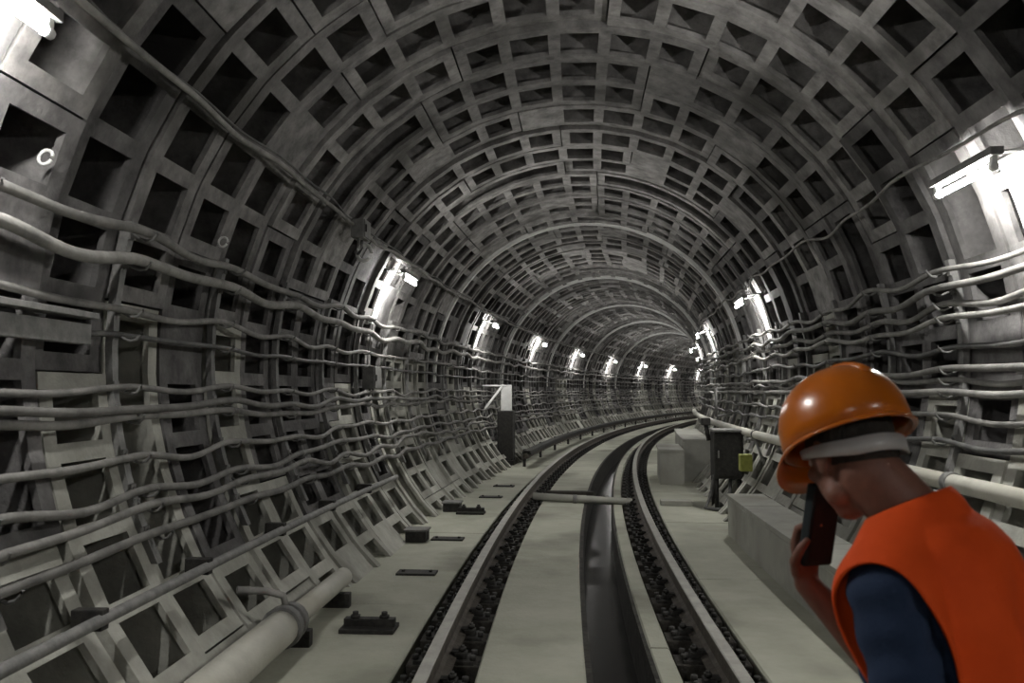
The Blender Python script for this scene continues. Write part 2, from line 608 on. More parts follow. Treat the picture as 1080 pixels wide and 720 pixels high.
# ------------------------------------------------------------------ tube lamps on both walls
def tube_lamp(s, side, v, label, group):
    # local frame: x towards the tunnel axis side (inwards), y along the tunnel
    rin = 0.25
    u = wall_u(v, rin)
    t = thing('tube_lamp', label, 'lamp', P(s, side * u, v), heading(s), group)
    sg = -side                 # +x local = right; inward direction
    bm = bmesh.new(); tube(bm, [(0, -0.29, 0), (0, 0.29, 0)], 0.017, 10)
    obj('tube', bm, 'tube', t)
    for y in (-0.305, 0.305):
        bm = bmesh.new()
        tube(bm, [(0, y - 0.02, 0), (0, y + 0.02, 0)], 0.022, 8)
        box(bm, Vector((0, y, 0.03)), (0.03, 0.035, 0.07), bevel=0.004)
        obj('lamp_holder', bm, 'white_paint', t)
    bm = bmesh.new()
    box(bm, Vector((-sg * 0.0, 0, 0.075)), (0.07, 0.70, 0.045), bevel=0.008)
    obj('housing', bm, 'grey_steel', t)
    # arms reaching back to the lining
    for y in (-0.2, 0.2):
        bm = bmesh.new()
        tube(bm, [(0, y, 0.085), (-sg * 0.12, y, 0.11), (-sg * 0.29, y, 0.13)], 0.011, 6)
        obj('arm', bm, 'grey_steel', t)
    bm = bmesh.new()
    box(bm, Vector((-sg * (rin + 0.035), 0, 0.14)), (0.02, 0.46, 0.06), Matrix.Rotation(sg * R_(-20), 3, 'Y'), 0.003)
    obj('mounting_bar', bm, 'grey_steel', t)
    # added white board, stands in for the brightly lit strip of lining
    bm = bmesh.new()
    rows = []
    for i in range(7):
        z = 0.10 - 0.62 * i / 6
        xo = side * (wall_u(v + z, 0.012) - u)
        xi = side * (wall_u(v + z, 0.040) - u)
        rows.append([bm.verts.new((xi, -0.24, z)), bm.verts.new((xi, 0.0, z)), bm.verts.new((xo, 0.0, z)), bm.verts.new((xo, -0.24, z))])
    for A, B in zip(rows[:-1], rows[1:]):
        for k in range(4):
            bm.faces.new((A[k], A[(k + 1) % 4], B[(k + 1) % 4], B[k]))
    bm.faces.new(rows[0]); bm.faces.new(rows[-1])
    fix_normals(bm)
    obj('lit_strip_board', bm, 'white_paint', t)
    return t


far_word = ['nearest', 'second', 'third', 'fourth', 'fifth', 'sixth', 'seventh', 'eighth', 'ninth', 'tenth']
for k in range(-1, 10):
    s = 2.80 + 6.75 * k if k else 2.55
    if s > 64: break
    lab = 'lit tube lamp on the left wall, ' + (f'{far_word[k]} from the camera' if k >= 0 else 'behind the viewpoint')
    if k == 0: lab = 'lit tube lamp on left wall cut off by the upper left frame corner'
    tube_lamp(s, -1, 2.74, lab, 'tube lamps on the left wall')
for k in range(-1, 9):
    s = 4.50 + 6.40 * k
    if s > 64: break
    lab = 'lit tube lamp on the right wall, ' + (f'{far_word[k]} from the camera' if k >= 0 else 'behind the viewpoint')
    if k == 0: lab = 'large lit tube lamp on the right wall above the worker in orange'
    tube_lamp(s, 1, 2.55, lab, 'tube lamps on the right wall')

# ------------------------------------------------------------------ cables on brackets
BR = 1.20


def cable_v(seed, v0, sag, s, wob):
    r = random.Random(seed)
    ph = [r.uniform(0, 6.28) for _ in range(4)]
    k = math.floor((s - 0.6) / BR)
    fr = (s - 0.6) / BR - k
    rr = random.Random(seed * 977 + int(k))
    amp = sag * rr.uniform(0.1, 1.1)
    def hook(i):
        return random.Random(seed * 131 + int(i)).uniform(-wob, wob) * 0.8
    base = hook(k) * (1 - fr) + hook(k + 1) * fr
    # smooth hook blend
    t = fr * fr * (3 - 2 * fr)
    base = hook(k) * (1 - t) + hook(k + 1) * t
    return v0 + base - amp * math.sin(math.pi * fr) ** 2


def cable(side, v0, r, sag, wob, inset, seed, label, cat='cable', mat='cable', s0=-1.8, s1=S_END - 1, name='cable', grp=None):
    bm = bmesh.new()
    pts = []
    s = s0
    while s <= s1:
        v = cable_v(seed, v0, sag, s, wob)
        ins = inset + 0.02 * math.sin(s * 1.7 + seed)
        pts.append(P(s, side * wall_u(v, ins), v))
        s += 0.12 if s < 14 else (0.3 if s < 34 else 0.6)
    tube(bm, pts, r, 8 if r > 0.012 else 6)
    o = obj(name, bm, mat)
    return tag(o, label, cat, grp)


LC = [  # v, radius, sag, wobble, inset, material
    (2.24, 0.026, 0.05, 0.03, 0.13, 'cable'),
    (2.10, 0.032, 0.06, 0.035, 0.16, 'cable'),
    (1.86, 0.020, 0.05, 0.03, 0.12, 'cable'),
    (1.70, 0.016, 0.03, 0.02, 0.10, 'cable_dark'),
    (1.42, 0.018, 0.06, 0.03, 0.14, 'cable'),
    (1.32, 0.022, 0.05, 0.03, 0.17, 'cable'),
    (1.25, 0.022, 0.05, 0.04, 0.12, 'cable'),
    (1.05, 0.020, 0.05, 0.03, 0.13, 'cable'),
    (0.90, 0.022, 0.05, 0.04, 0.13, 'cable'),
    (0.80, 0.022, 0.06, 0.04, 0.16, 'cable'),
    (0.66, 0.024, 0.04, 0.03, 0.13, 'cable'),
]
for i, (v, r, sg, wb, ins, mt) in enumerate(LC):
    cable(-1, v, r, sg, wb, ins, 20 + i, f'{"black" if mt == "cable_dark" else "pale dusty"} sagging cable on the left wall, {ORD[i]} from the top of the rack', mat=mt, grp='cables on the left wall')
RCB = [
    (2.18, 0.018, 0.06, 0.03, 0.13, 'cable'),
    (2.05, 0.024, 0.05, 0.03, 0.16, 'cable'),
    (1.95, 0.022, 0.05, 0.03, 0.12, 'cable'),
    (1.86, 0.020, 0.05, 0.03, 0.15, 'cable'),
    (1.70, 0.018, 0.05, 0.03, 0.12, 'cable_dark'),
    (1.54, 0.022, 0.03, 0.02, 0.16, 'cable'),
    (1.48, 0.018, 0.05, 0.02, 0.12, 'cable'),
    (1.40, 0.022, 0.02, 0.01, 0.15, 'cable'),
    (1.24, 0.018, 0.04, 0.02, 0.12, 'cable'),
    (1.10, 0.018, 0.04, 0.02, 0.14, 'cable_dark'),
]
for i, (v, r, sg, wb, ins, mt) in enumerate(RCB):
    cable(1, v, r, sg, wb, ins, 60 + i, f'{"black" if mt == "cable_dark" else "pale dusty"} sagging cable on the right wall, {ORD[i]} from the top of the rack', mat=mt, grp='cables on the right wall')
cable(-1, 2.98, 0.018, 0.02, 0.02, 0.10, 91, 'single grey conduit running along the upper left wall above the lamps', mat='cable', name='conduit', cat='conduit')
cable(-1, 3.03, 0.009, 0.03, 0.02, 0.08, 92, 'thin dark wire running beside the conduit on the upper left wall', mat='cable_dark', name='wire', cat='wire')
cable(1, 2.80, 0.012, 0.05, 0.03, 0.10, 93, 'thin lamp feed cable running along the upper right wall', mat='cable', name='feed_cable', cat='cable')


def hook_mesh():
    bm = bmesh.new()
    tube(bm, [(0, 0, 0.03), (0.04, 0, 0.0), (0.08, 0, -0.018), (0.115, 0, -0.012), (0.14, 0, 0.012), (0.145, 0, 0.03)], 0.008, 6)
    box(bm, Vector((-0.005, 0, 0.02)), (0.02, 0.05, 0.06))
    me = bpy.data.meshes.new('hook'); bm.to_mesh(me); bm.free(); me.materials.append(M['grey_steel'])
    return me


HM = hook_mesh()


def bracket_post(v0, v1):
    """flat steel strap bent to the wall, in the local frame of a left-wall bracket: origin at tunnel axis"""
    bm = bmesh.new()
    n = 8
    rows = []
    for i in range(n + 1):
        v = v0 + (v1 - v0) * i / n
        x = -wall_u(v, 0.055)
        xo = -wall_u(v, 0.015)
        rows.append([bm.verts.new((x, -0.028, v)), bm.verts.new((x, 0.028, v)), bm.verts.new((xo, 0.028, v)), bm.verts.new((xo, -0.028, v))])
    for A, B in zip(rows[:-1], rows[1:]):
        for k in range(4):
            bm.faces.new((A[k], A[(k + 1) % 4], B[(k + 1) % 4], B[k]))
    bm.faces.new(rows[0][::-1]); bm.faces.new(rows[-1])
    fix_normals(bm)
    me = bpy.data.meshes.new('post'); bm.to_mesh(me); bm.free(); me.materials.append(M['grey_steel'])
    return me


POST_L = bracket_post(0.5, 2.32)
POST_R = bracket_post(0.62, 2.26)
for side, cabs, base, pm, nm in ((-1, LC, 20, POST_L, 'left'), (1, RCB, 60, POST_R, 'right')):
    i = 0
    s = 1.8
    while s < 28:
        t = thing('cable_bracket', f'steel cable bracket with hooks on the {nm} wall, {ORD[i]} from the camera', 'bracket', P(s, 0, 0), heading(s), f'cable brackets on the {nm} wall')
        p = link('post', pm, t)
        p.scale = (-side, 1, 1) if side > 0 else (1, 1, 1)
        for q, (v, r, sg, wb, ins, mt) in enumerate(cabs):
            vv = cable_v(base + q, v, sg, s, wb)
            if s > 20 and q % 2: continue
            hk = link('hook', HM, t)
            hk.location = (side * wall_u(vv, 0.055), 0, vv - r)
            hk.rotation_euler = (0, 0, 0 if side < 0 else math.pi)
        s += BR
        i += 1

# ------------------------------------------------------------------ pipes
def straight_pipe(name, label, side, u, v, r, s0, s1, mat='pipe', parent=None, cat='pipe'):
    bm = bmesh.new()
    n = max(2, int((s1 - s0) / 0.6))
    tube(bm, [P(s0 + (s1 - s0) * i / n, u, v) for i in range(n + 1)], r, 16)
    o = obj(name, bm, mat, parent)
    if label: tag(o, label, cat)
    return o


# big pale pipe at the left wall foot
t = thing('water_pipe', 'thick pale pipe lying at the foot of the left wall, narrowing to an open end', 'pipe')
straight_pipe('pipe_body', None, -1, -1.76, 0.00, 0.105, 0.5, 4.85, parent=t)
straight_pipe('pipe_end', None, -1, -1.76, 0.00, 0.070, 4.85, 6.1, parent=t)
bm = bmesh.new()
for s_, r_ in ((4.80, 0.125), (4.92, 0.115)):
    tube(bm, [P(s_ - 0.03, -1.76, 0), P(s_ + 0.03, -1.76, 0)], r_, 16)
obj('flange', bm, 'grey_steel', t)
bm = bmesh.new()
tube(bm, [P(4.86, -1.76, 0.10), P(4.86, -1.78, 0.17), P(4.80, -1.86, 0.21), P(4.7, -2.0, 0.24)], 0.022, 8)
obj('branch_hose', bm, 'cable', t)
bm = bmesh.new(); tube(bm, [P(6.09, -1.76, 0), P(6.115, -1.76, 0)], 0.056, 14); obj('pipe_mouth_shade', bm, 'dark_steel', t)  # dark disc on the capped end, coloured as the shaded bore
for s_ in (2.0, 3.6, 5.0, 5.9):
    bm = bmesh.new()
    box(bm, P(s_, -1.76, -0.13), (0.22, 0.08, 0.12), bevel=0.006)
    obj('support_block', bm, 'dark_steel', t)

# right wall pipe on supports
t = thing('wall_pipe', 'pale pipe running along the right wall behind the worker shoulder', 'pipe')
straight_pipe('pipe_body', None, 1, 2.18, 0.87, 0.052, 0.5, 24, parent=t)
for s_ in (3.1, 4.9, 6.7, 8.5, 10.3):
    bm = bmesh.new()
    tube(bm, [P(s_, 2.06, 0.815), P(s_, 2.42, 0.79)], 0.018, 6)
    tube(bm, [P(s_, 2.18, 0.80), P(s_, 2.30, 0.45)], 0.018, 6)
    obj('support_arm', bm, 'grey_steel', t)
    bm = bmesh.new()
    tube(bm, [P(s_ - 0.03, 2.18, 0.87), P(s_ + 0.03, 2.18, 0.87)], 0.062, 14)
    obj('pipe_clamp', bm, 'grey_steel', t)

# lower left angle bar / conduit
t = thing('lower_conduit', 'grey conduit clamped along the lower left wall above the thick pipe', 'conduit')
bm = bmesh.new()
tube(bm, [P(s_ * 0.4, -wall_u(0.42, 0.13), 0.42) for s_ in range(2, 24)], 0.028, 8)
obj('conduit_body', bm, 'grey_steel', t)
for s_ in (1.5, 2.7, 3.45, 4.5, 5.7, 6.9, 8.1):
    bm = bmesh.new()
    box(bm, P(s_, -wall_u(0.42, 0.08), 0.42), (0.14, 0.06, 0.09), Matrix.Rotation(heading(s_), 3, 'Z'), 0.006)
    obj('clamp', bm, 'dark_steel', t)

# pipe laid across the track
t = thing('cross_pipe', 'grey pipe lying across the track between the rails over the drain', 'pipe')
bm = bmesh.new(); tube(bm, [P(11.65, -0.70, -0.10), P(11.50, 0.70, -0.14)], 0.055, 12); obj('pipe_body', bm, 'plinth', t)
for u_ in (-0.1, 0.35):
    bm = bmesh.new(); tube(bm, [P(11.57, u_ - 0.03, -0.12), P(11.57, u_ + 0.03, -0.12)], 0.064, 12); obj('collar', bm, 'grey_steel', t)
bm = bmesh.new(); box(bm, P(12.5, -0.2, -0.145), (0.7, 0.14, 0.05), Matrix.Rotation(heading(12.5), 3, 'Z'), 0.005)
tag(obj('plank', bm, 'timber'), 'dark plank lying on the slab just beyond the cross pipe', 'plank')
bm = bmesh.new(); box(bm, P(11.5, 1.30, -0.135), (0.42, 0.20, 0.07), Matrix.Rotation(heading(11.5), 3, 'Z'), 0.008)
tag(obj('concrete_block', bm, 'plinth'), 'small pale concrete block beside the right rail', 'block')

# ------------------------------------------------------------------ third rail brackets and plates on the left slab
def rail_chair(s, u, label, w=0.36):
    t = thing('mounting_bracket', label, 'bracket', P(s, u, -0.17), heading(s), 'contact rail mounting brackets')
    bm = bmesh.new(); box(bm, Vector((0, 0, 0.014)), (w, 0.20, 0.028), bevel=0.004); obj('base_plate', bm, 'dark_steel', t)
    bm = bmesh.new(); box(bm, Vector((0, 0.02, 0.05)), (w * 0.94, 0.07, 0.05), bevel=0.006); obj('cross_bar', bm, 'dark_steel', t)
    for q in (-1, 1):
        bm = bmesh.new()
        tube(bm, [(q * w * 0.27, 0.02, 0.06), (q * w * 0.27, 0.02, 0.115)], 0.02, 8)
        tube(bm, [(q * w * 0.27, 0.02, 0.075), (q * w * 0.27, 0.02, 0.093)], 0.034, 6)
        obj('bolt', bm, 'dark_steel', t)


rail_chair(5.35, -1.37, 'nearest dark bolted bracket on the slab beside the left rail')
rail_chair(10.4, -1.40, 'farther dark bolted bracket on the slab beside the left rail')
for i, (s_, l_) in enumerate(((7.0, 'nearest'), (8.6, 'second'), (12.0, 'third'), (13.4, 'farthest'))):
    t = thing('mounting_plate', f'flat dark mounting plate on the left slab, {l_} of four', 'plate', P(s_, -1.37, -0.17), heading(s_), 'flat mounting plates on the left slab')
    bm = bmesh.new(); box(bm, Vector((0, 0, 0.006)), (0.34, 0.17, 0.02), bevel=0.003); obj('plate', bm, 'dark_steel', t)
    for q in (-1, 1):
        bm = bmesh.new(); tube(bm, [(q * 0.12, 0, 0.012), (q * 0.12, 0, 0.032)], 0.016, 6); obj('bolt', bm, 'dark_steel', t)

# third rail under its cover from the middle distance on
t = thing('contact_rail', 'dark covered contact rail beside the left wall in the middle distance', 'rail')
bm = bmesh.new(); sweep(bm, [(-1.50, 0.12), (-1.48, 0.19), (-1.32, 0.19), (-1.30, 0.12), (-1.33, 0.12), (-1.34, 0.165), (-1.46, 0.165), (-1.47, 0.12)], 16.5, S_END, 0.8)
fix_normals(bm); obj('cover', bm, 'dark_steel', t)
bm = bmesh.new(); sweep(bm, [(-1.44, 0.04), (-1.44, 0.13), (-1.36, 0.13), (-1.36, 0.04)], 16.4, S_END, 0.8); fix_normals(bm); obj('rail_bar', bm, 'rail_side', t)
for i in range(14):
    s_ = 17 + i * 2.4
    bm = bmesh.new()
    box(bm, P(s_, -1.52, 0.0), (0.05, 0.12, 0.36), Matrix.Rotation(heading(s_), 3, 'Z'), 0.004)
    box(bm, P(s_, -1.45, 0.175), (0.18, 0.10, 0.03), Matrix.Rotation(heading(s_), 3, 'Z'), 0.004)
    obj('support', bm, 'dark_steel', t)

# small dark boxes at the left wall foot
for i, (s_, l_) in enumerate(((8.5, 'nearer'), (10.6, 'farther'))):
    t = thing('floor_box', f'{l_} small dark box on the floor at the left wall foot', 'box', P(s_, -1.68, -0.17), heading(s_))
    bm = bmesh.new(); box(bm, Vector((0, 0, 0.055)), (0.22, 0.20, 0.11), bevel=0.01); obj('body', bm, 'dark_steel', t)
    bm = bmesh.new(); box(bm, Vector((0, 0, 0.12)), (0.25, 0.23, 0.02), bevel=0.005); obj('lid', bm, 'grey_steel', t)

# ------------------------------------------------------------------ wall boxes
def wall_box(name, label, cat, s, side, v, d, mat, lid='grey_steel', inset=0.16):
    t = thing(name, label, cat, P(s, side * wall_u(v, inset), v), heading(s))
    bm = bmesh.new(); box(bm, Vector((0, 0, 0)), d, bevel=0.008); obj('body', bm, mat, t)
    x = -side * (d[0] / 2 + 0.006)
    bm = bmesh.new(); box(bm, Vector((x, 0, 0)), (0.014, d[1] * 0.92, d[2] * 0.92), bevel=0.003); dr = obj('door', bm, lid, t)
    bm = bmesh.new(); box(bm, Vector((x * 1.12, -d[1] * 0.36, 0)), (0.02, 0.02, 0.07), bevel=0.003); obj('handle', bm, 'dark_steel', dr)
    for q in (-1, 1):
        bm = bmesh.new()
        tube(bm, [(0, q * d[1] * 0.25, -d[2] / 2), (0, q * d[1] * 0.25, -d[2] / 2 - 0.06), (side * 0.04, q * d[1] * 0.25, -d[2] / 2 - 0.14)], 0.014, 6)
        obj('cable_gland', bm, 'cable_dark', t)
    return t


wall_box('junction_box', 'grey junction box with cables below the second lamp on the left wall', 'box', 9.2, -1, 1.56, (0.14, 0.30, 0.26), 'grey_steel')
wall_box('switch_box', 'small grey box on the upper left conduit near the ring insulator', 'box', 7.4, -1, 2.93, (0.12, 0.22, 0.18), 'grey_steel')
bm = bmesh.new()
ring_c = P(7.9, -wall_u(2.80, 0.14), 2.80)
tube(bm, [ring_c + Vector((0.07 * math.cos(a), 0.02 * math.sin(a), 0.085 * math.sin(a))) for a in [i * math.pi / 8 for i in range(15)]], 0.02, 8)
tag(obj('ring_hanger', bm, 'white_paint'), 'pale ring hanger under the upper left conduit', 'hanger')
for s_, v_, l_ in ((3.35, 2.42, 'near the left frame edge'), (5.2, 2.4, 'farther along')):
    bm = bmesh.new()
    c_ = P(s_, -wall_u(v_, 0.08), v_)
    tube(bm, [c_ + Vector((0.03 * math.cos(a), 0.012 * math.sin(a), 0.035 * math.sin(a))) for a in [i * math.pi / 8 for i in range(16)]], 0.008, 6)
    tag(obj('ring_hook', bm, 'white_paint'), f'small pale ring hook on the left wall, {l_}', 'hook')

# white board on dark cabinet at the left wall, with diagonal arm
t = thing('signal_cabinet', 'dark cabinet with an upright white board on the left wall ahead', 'cabinet', P(17.4, -1.98, -0.17), heading(17.4))
bm = bmesh.new(); box(bm, Vector((0, 0, 0.62)), (0.34, 0.34, 1.06), bevel=0.02); obj('cabinet_body', bm, 'dark_steel', t)
bm = bmesh.new(); box(bm, Vector((0, 0, 0.05)), (0.40, 0.40, 0.10), bevel=0.01); obj('base', bm, 'dark_steel', t)
bm = bmesh.new(); box(bm, Vector((0.02, -0.1, 1.44)), (0.24, 0.05, 0.56), bevel=0.008); obj('board', bm, 'white_paint', t)
bm = bmesh.new(); tube(bm, [(-0.08, -0.12, 1.68), (-0.42, -0.3, 1.20), (-0.5, -0.34, 1.0)], 0.028, 6); obj('diagonal_arm', bm, 'white_paint', t)
bm = bmesh.new(); tube(bm, [(-0.5, -0.2, 1.70), (0.1, -0.1, 1.70)], 0.022, 6); obj('top_arm', bm, 'white_paint', t)

# channel beams at the far left edge
t = thing('steel_beam', 'short pale steel beam fixed to the left wall at the frame edge', 'beam', P(2.9, -wall_u(1.68, 0.12), 1.68), heading(2.9))
bm = bmesh.new(); box(bm, Vector((0, 0, 0)), (0.06, 1.9, 0.10), bevel=0.006); obj('web', bm, 'grey_steel', t)
bm = bmesh.new(); box(bm, Vector((0.02, 0, 0.09)), (0.10, 1.9, 0.03), bevel=0.004); obj('upper_flange', bm, 'grey_steel', t)

# ------------------------------------------------------------------ right side: plinths, trough, equipment
def plinth(name, label, s0, s1, u0, u1, top, extra=None):
    t = thing(name, label, 'plinth')
    bm = bmesh.new(); c = 0.02
    sweep(bm, [(u0, -0.18), (u0, top - c), (u0 + c, top), (u1, top), (u1, -0.18)], s0, s1, 0.8)
    fix_normals(bm); obj('block', bm, 'plinth', t)
    bm = bmesh.new()
    sweep(bm, [(u0 - 0.02, top), (u0 - 0.02, top + 0.04), (u1, top + 0.04), (u1, top)], s0 - 0.02, s1, 0.8)
    fix_normals(bm); obj('cap', bm, 'plinth', t)
    return t


plinth('concrete_plinth', 'lower grey concrete plinth beside the right rail in the middle distance', 14.0, 15.6, 1.22, 1.62, 0.38)
plinth('concrete_plinth', 'taller grey concrete plinth next to the wall in the middle distance', 14.6, 19.0, 1.66, 2.16, 0.52)
bm = bmesh.new()
sweep(bm, [(1.66, -0.19), (1.66, 0.21), (1.69, 0.24), (2.02, 0.24), (2.02, -0.19)], 2.2, 9.2, 0.7)
fix_normals(bm)
t = thing('cable_trough', 'grey concrete trough along the right wall foot beyond the worker', 'trough')
obj('trough_body', bm, 'plinth', t)
for i in range(7):
    bm = bmesh.new()
    s_ = 2.22 + i
    sweep(bm, [(1.64, 0.235), (1.64, 0.275), (2.04, 0.275), (2.04, 0.235)], s_, s_ + 0.985, 0.5)
    fix_normals(bm); obj('cover_slab', bm, 'plinth', t)

t = thing('equipment_stand', 'dark trackside equipment cabinet on a stand against the right wall', 'cabinet', P(11.3, 1.95, -0.17), heading(11.3))
bm = bmesh.new(); box(bm, Vector((0.02, 0, 0.72)), (0.38, 0.45, 0.62), bevel=0.02); cb = obj('cabinet_body', bm, 'dark_steel', t)
bm = bmesh.new(); box(bm, Vector((0.0, -0.235, 0.72)), (0.32, 0.016, 0.54), bevel=0.004); dr = obj('door', bm, 'dark_steel', t)
bm = bmesh.new(); box(bm, Vector((-0.12, -0.255, 0.74)), (0.02, 0.025, 0.10), bevel=0.004); obj('handle', bm, 'grey_steel', dr)
bm = bmesh.new(); box(bm, Vector((0.04, 0, 1.05)), (0.46, 0.52, 0.03), bevel=0.006); obj('roof', bm, 'grey_steel', t)
for x_ in (-0.14, 0.16):
    for y_ in (-0.17, 0.17):
        bm = bmesh.new(); tube(bm, [(x_, y_, 0.0), (x_, y_, 0.44)], 0.028, 8); obj('leg', bm, 'dark_steel', t)
bm = bmesh.new()
tube(bm, [(-0.16, -0.1, 0.45), (-0.22, -0.2, 0.2), (-0.30, -0.25, 0.03), (-0.15, -0.35, 0.025), (0.1, -0.38, 0.03)], 0.026, 8)
tube(bm, [(0.05, -0.1, 0.45), (0.02, -0.26, 0.2), (-0.1, -0.4, 0.03), (0.2, -0.45, 0.03)], 0.022, 8)
obj('cable_tail', bm, 'cable_dark', t)
bm = bmesh.new(); tube(bm, [(-0.2, 0.1, 0.9), (-0.24, 0.1, 1.12)], 0.03, 8); box(bm, Vector((-0.24, 0.1, 1.16)), (0.12, 0.12, 0.10), bevel=0.01); obj('signal_head', bm, 'dark_steel', t)
bm = bmesh.new(); box(bm, P(10.0, 2.0, 0.55), (0.14, 0.16, 0.20), Matrix.Rotation(heading(10.0), 3, 'Z'), 0.01)
tag(obj('warning_tag', bm, 'rust_yellow'), 'small faded yellow box on the right wall behind the hard hat peak', 'box')

# frame of bars beyond the hard hat
t = thing('bar_frame', 'pale bar frame on the right wall left of the hard hat', 'frame', P(12.3, 2.05, 1.0), heading(12.3))
for a_, b2 in (((-0.12, -0.3, 0.45), (0.2, 0.5, 0.45)), ((-0.12, -0.3, 0.45), (-0.12, -0.3, 0.05)), ((-0.12, -0.3, 0.05), (0.2, 0.5, 0.05))):
    bm = bmesh.new(); tube(bm, [a_, b2], 0.02, 6); obj('bar', bm, 'grey_steel', t)

# ------------------------------------------------------------------ the worker
def capsule(bm, p0, p1, r0, r1, a=1.0, b=1.0, side=None, n=20, hemi=5):
    p0, p1 = Vector(p0), Vector(p1)
    d = p1 - p0
    L = d.length
    w_ = d.normalized() if L > 1e-6 else Vector((0, 0, 1))
    sx = Vector(side) if side is not None else (Vector((1, 0, 0)) if abs(w_.x) < 0.9 else Vector((0, 1, 0)))
    sx = (sx - w_ * sx.dot(w_)).normalized()
    sy = w_.cross(sx)
    prof = []
    for i in range(hemi + 1):
        t = math.pi / 2 * (i / hemi)
        prof.append((-math.cos(t) * r0, math.sin(t) * r0))
    for i in range(hemi + 1):
        t = math.pi / 2 * (i / hemi)
        prof.append((L + math.sin(t) * r1, math.cos(t) * r1))
    rings = []
    for h, r in prof:
        r = max(r, 1e-4)
        rings.append([bm.verts.new(p0 + w_ * h + sx * (r * a * math.cos(2 * math.pi * k / n)) + sy * (r * b * math.sin(2 * math.pi * k / n))) for k in range(n)])
    for A, B in zip(rings[:-1], rings[1:]):
        for k in range(n):
            bm.faces.new((A[k], A[(k + 1) % n], B[(k + 1) % n], B[k]))
    bm.faces.new(rings[0][::-1]); bm.faces.new(rings[-1])


def ellipsoid(bm, c, r, rot=None, n=24):
    m_ = Matrix.Translation(Vector(c))
    if rot is not None: m_ = m_ @ rot.to_4x4()
    bmesh.ops.create_uvsphere(bm, u_segments=n, v_segments=n // 2, radius=1.0, matrix=m_ @ Matrix.Diagonal((r[0], r[1], r[2], 1)))


def remesh(bm, voxel, smooth_it=6, factor=0.5):
    me = bpy.data.meshes.new('tmp')
    fix_normals(bm)
    bm.to_mesh(me); bm.free()
    o = bpy.data.objects.new('tmp', me)
    COL.objects.link(o)
    md = o.modifiers.new('r', 'REMESH'); md.mode = 'VOXEL'; md.voxel_size = voxel
    if smooth_it:
        sm = o.modifiers.new('s', 'SMOOTH'); sm.iterations = smooth_it; sm.factor = factor
    dg = bpy.context.evaluated_depsgraph_get()
    out = bpy.data.meshes.new_from_object(o.evaluated_get(dg))
    bpy.data.objects.remove(o); bpy.data.meshes.remove(me)
    out.polygons.foreach_set('use_smooth', [True] * len(out.polygons))
    out.materials.clear()
    return out


FLOOR_Z = -0.17
NECK_W = Vector((0.755, 1.62, 0))
FACE = 48.0                                   # degrees to the left of straight ahead
prot = Matrix.Rotation(R_(FACE), 3, 'Z')
person = thing('person', 'worker in an orange vest and navy shirt bending over a dark handset', 'person')
org = NECK_W - prot @ Vector((0, 0.06, 0))
person.location = (org.x, org.y, FLOOR_Z)
person.rotation_euler = (0, 0, R_(FACE))

NECK = Vector((0, 0.055, 1.36))
HEADC = Vector((-0.018, 0.168, 1.442))
HYAW, HPITCH = -31, -29
hrot = Matrix.Rotation(R_(HYAW), 3, 'Z') @ Matrix.Rotation(R_(HPITCH), 3, 'X')


def H(x, y, z):
    return HEADC + hrot @ Vector((x, y, z))


SH_R, SH_L = Vector((0.175, 0.04, 1.19)), Vector((-0.19, 0.045, 1.205))
EL_R, WR_R = Vector((0.155, 0.14, 0.94)), Vector((0.05, 0.295, 1.15))
EL_L, WR_L = Vector((-0.235, -0.03, 0.925)), Vector((-0.225, 0.13, 0.73))
HIP_R, HIP_L = Vector((0.09, -0.06, 0.86)), Vector((-0.09, -0.06, 0.86))
KN_R, KN_L = Vector((0.07, 0.03, 0.47)), Vector((-0.12, 0.04, 0.47))
AN_R, AN_L = Vector((0.035, 0.02, 0.09)), Vector((-0.15, 0.03, 0.09))


def torso(bm, g=0.0):
    capsule(bm, (-0.075, -0.06, 0.90), (0.075, -0.06, 0.90), 0.105 + g, 0.105 + g)
    capsule(bm, (0, -0.055, 0.90), (0, -0.035, 1.08), 0.115 + g, 0.120 + g, 1.25, 0.95)
    capsule(bm, (0, -0.035, 1.05), (0, 0.012, 1.20), 0.125 + g, 0.130 + g, 1.28, 0.95)
    capsule(bm, (-0.085, -0.02, 1.15), (-0.09, 0.0, 1.235), 0.085 + g, 0.07 + g)
    capsule(bm, (0.085, -0.02, 1.15), (0.085, 0.0, 1.225), 0.085 + g, 0.07 + g)
    capsule(bm, (-0.07, 0.055, 1.2), (0.07, 0.055, 1.2), 0.075 + g, 0.075 + g)
    # trapezius / shoulder line
    for sh in (SH_R, SH_L):
        capsule(bm, NECK + Vector((0, -0.015, -0.045)), sh + Vector((0, 0, 0.005)), 0.062 + g, 0.058 + g)


# --- body (one continuous mesh)
bm = bmesh.new()
torso(bm)
capsule(bm, NECK - Vector((0, 0.02, 0.06)), H(0, -0.03, -0.05), 0.068, 0.062)
ellipsoid(bm, H(0, -0.008, 0.03), (0.076, 0.096, 0.088), hrot)
ellipsoid(bm, H(0, 0.028, -0.035), (0.062, 0.066, 0.085), hrot)
ellipsoid(bm, H(0, 0.055, -0.095), (0.032, 0.028, 0.024), hrot)
capsule(bm, H(-0.048, 0.02, -0.075), H(0.048, 0.02, -0.075), 0.026, 0.026)
capsule(bm, H(0, 0.088, 0.022), H(0, 0.108, -0.018), 0.010, 0.015)              # nose
ellipsoid(bm, H(0.014, 0.098, -0.02), (0.009, 0.011, 0.008), hrot)
ellipsoid(bm, H(-0.014, 0.098, -0.02), (0.009, 0.011, 0.008), hrot)
capsule(bm, H(-0.045, 0.072, 0.038), H(0.045, 0.072, 0.038), 0.013, 0.013)      # brow
ellipsoid(bm, H(0.042, 0.066, -0.015), (0.022, 0.018, 0.018), hrot)
ellipsoid(bm, H(-0.042, 0.066, -0.015), (0.022, 0.018, 0.018), hrot)
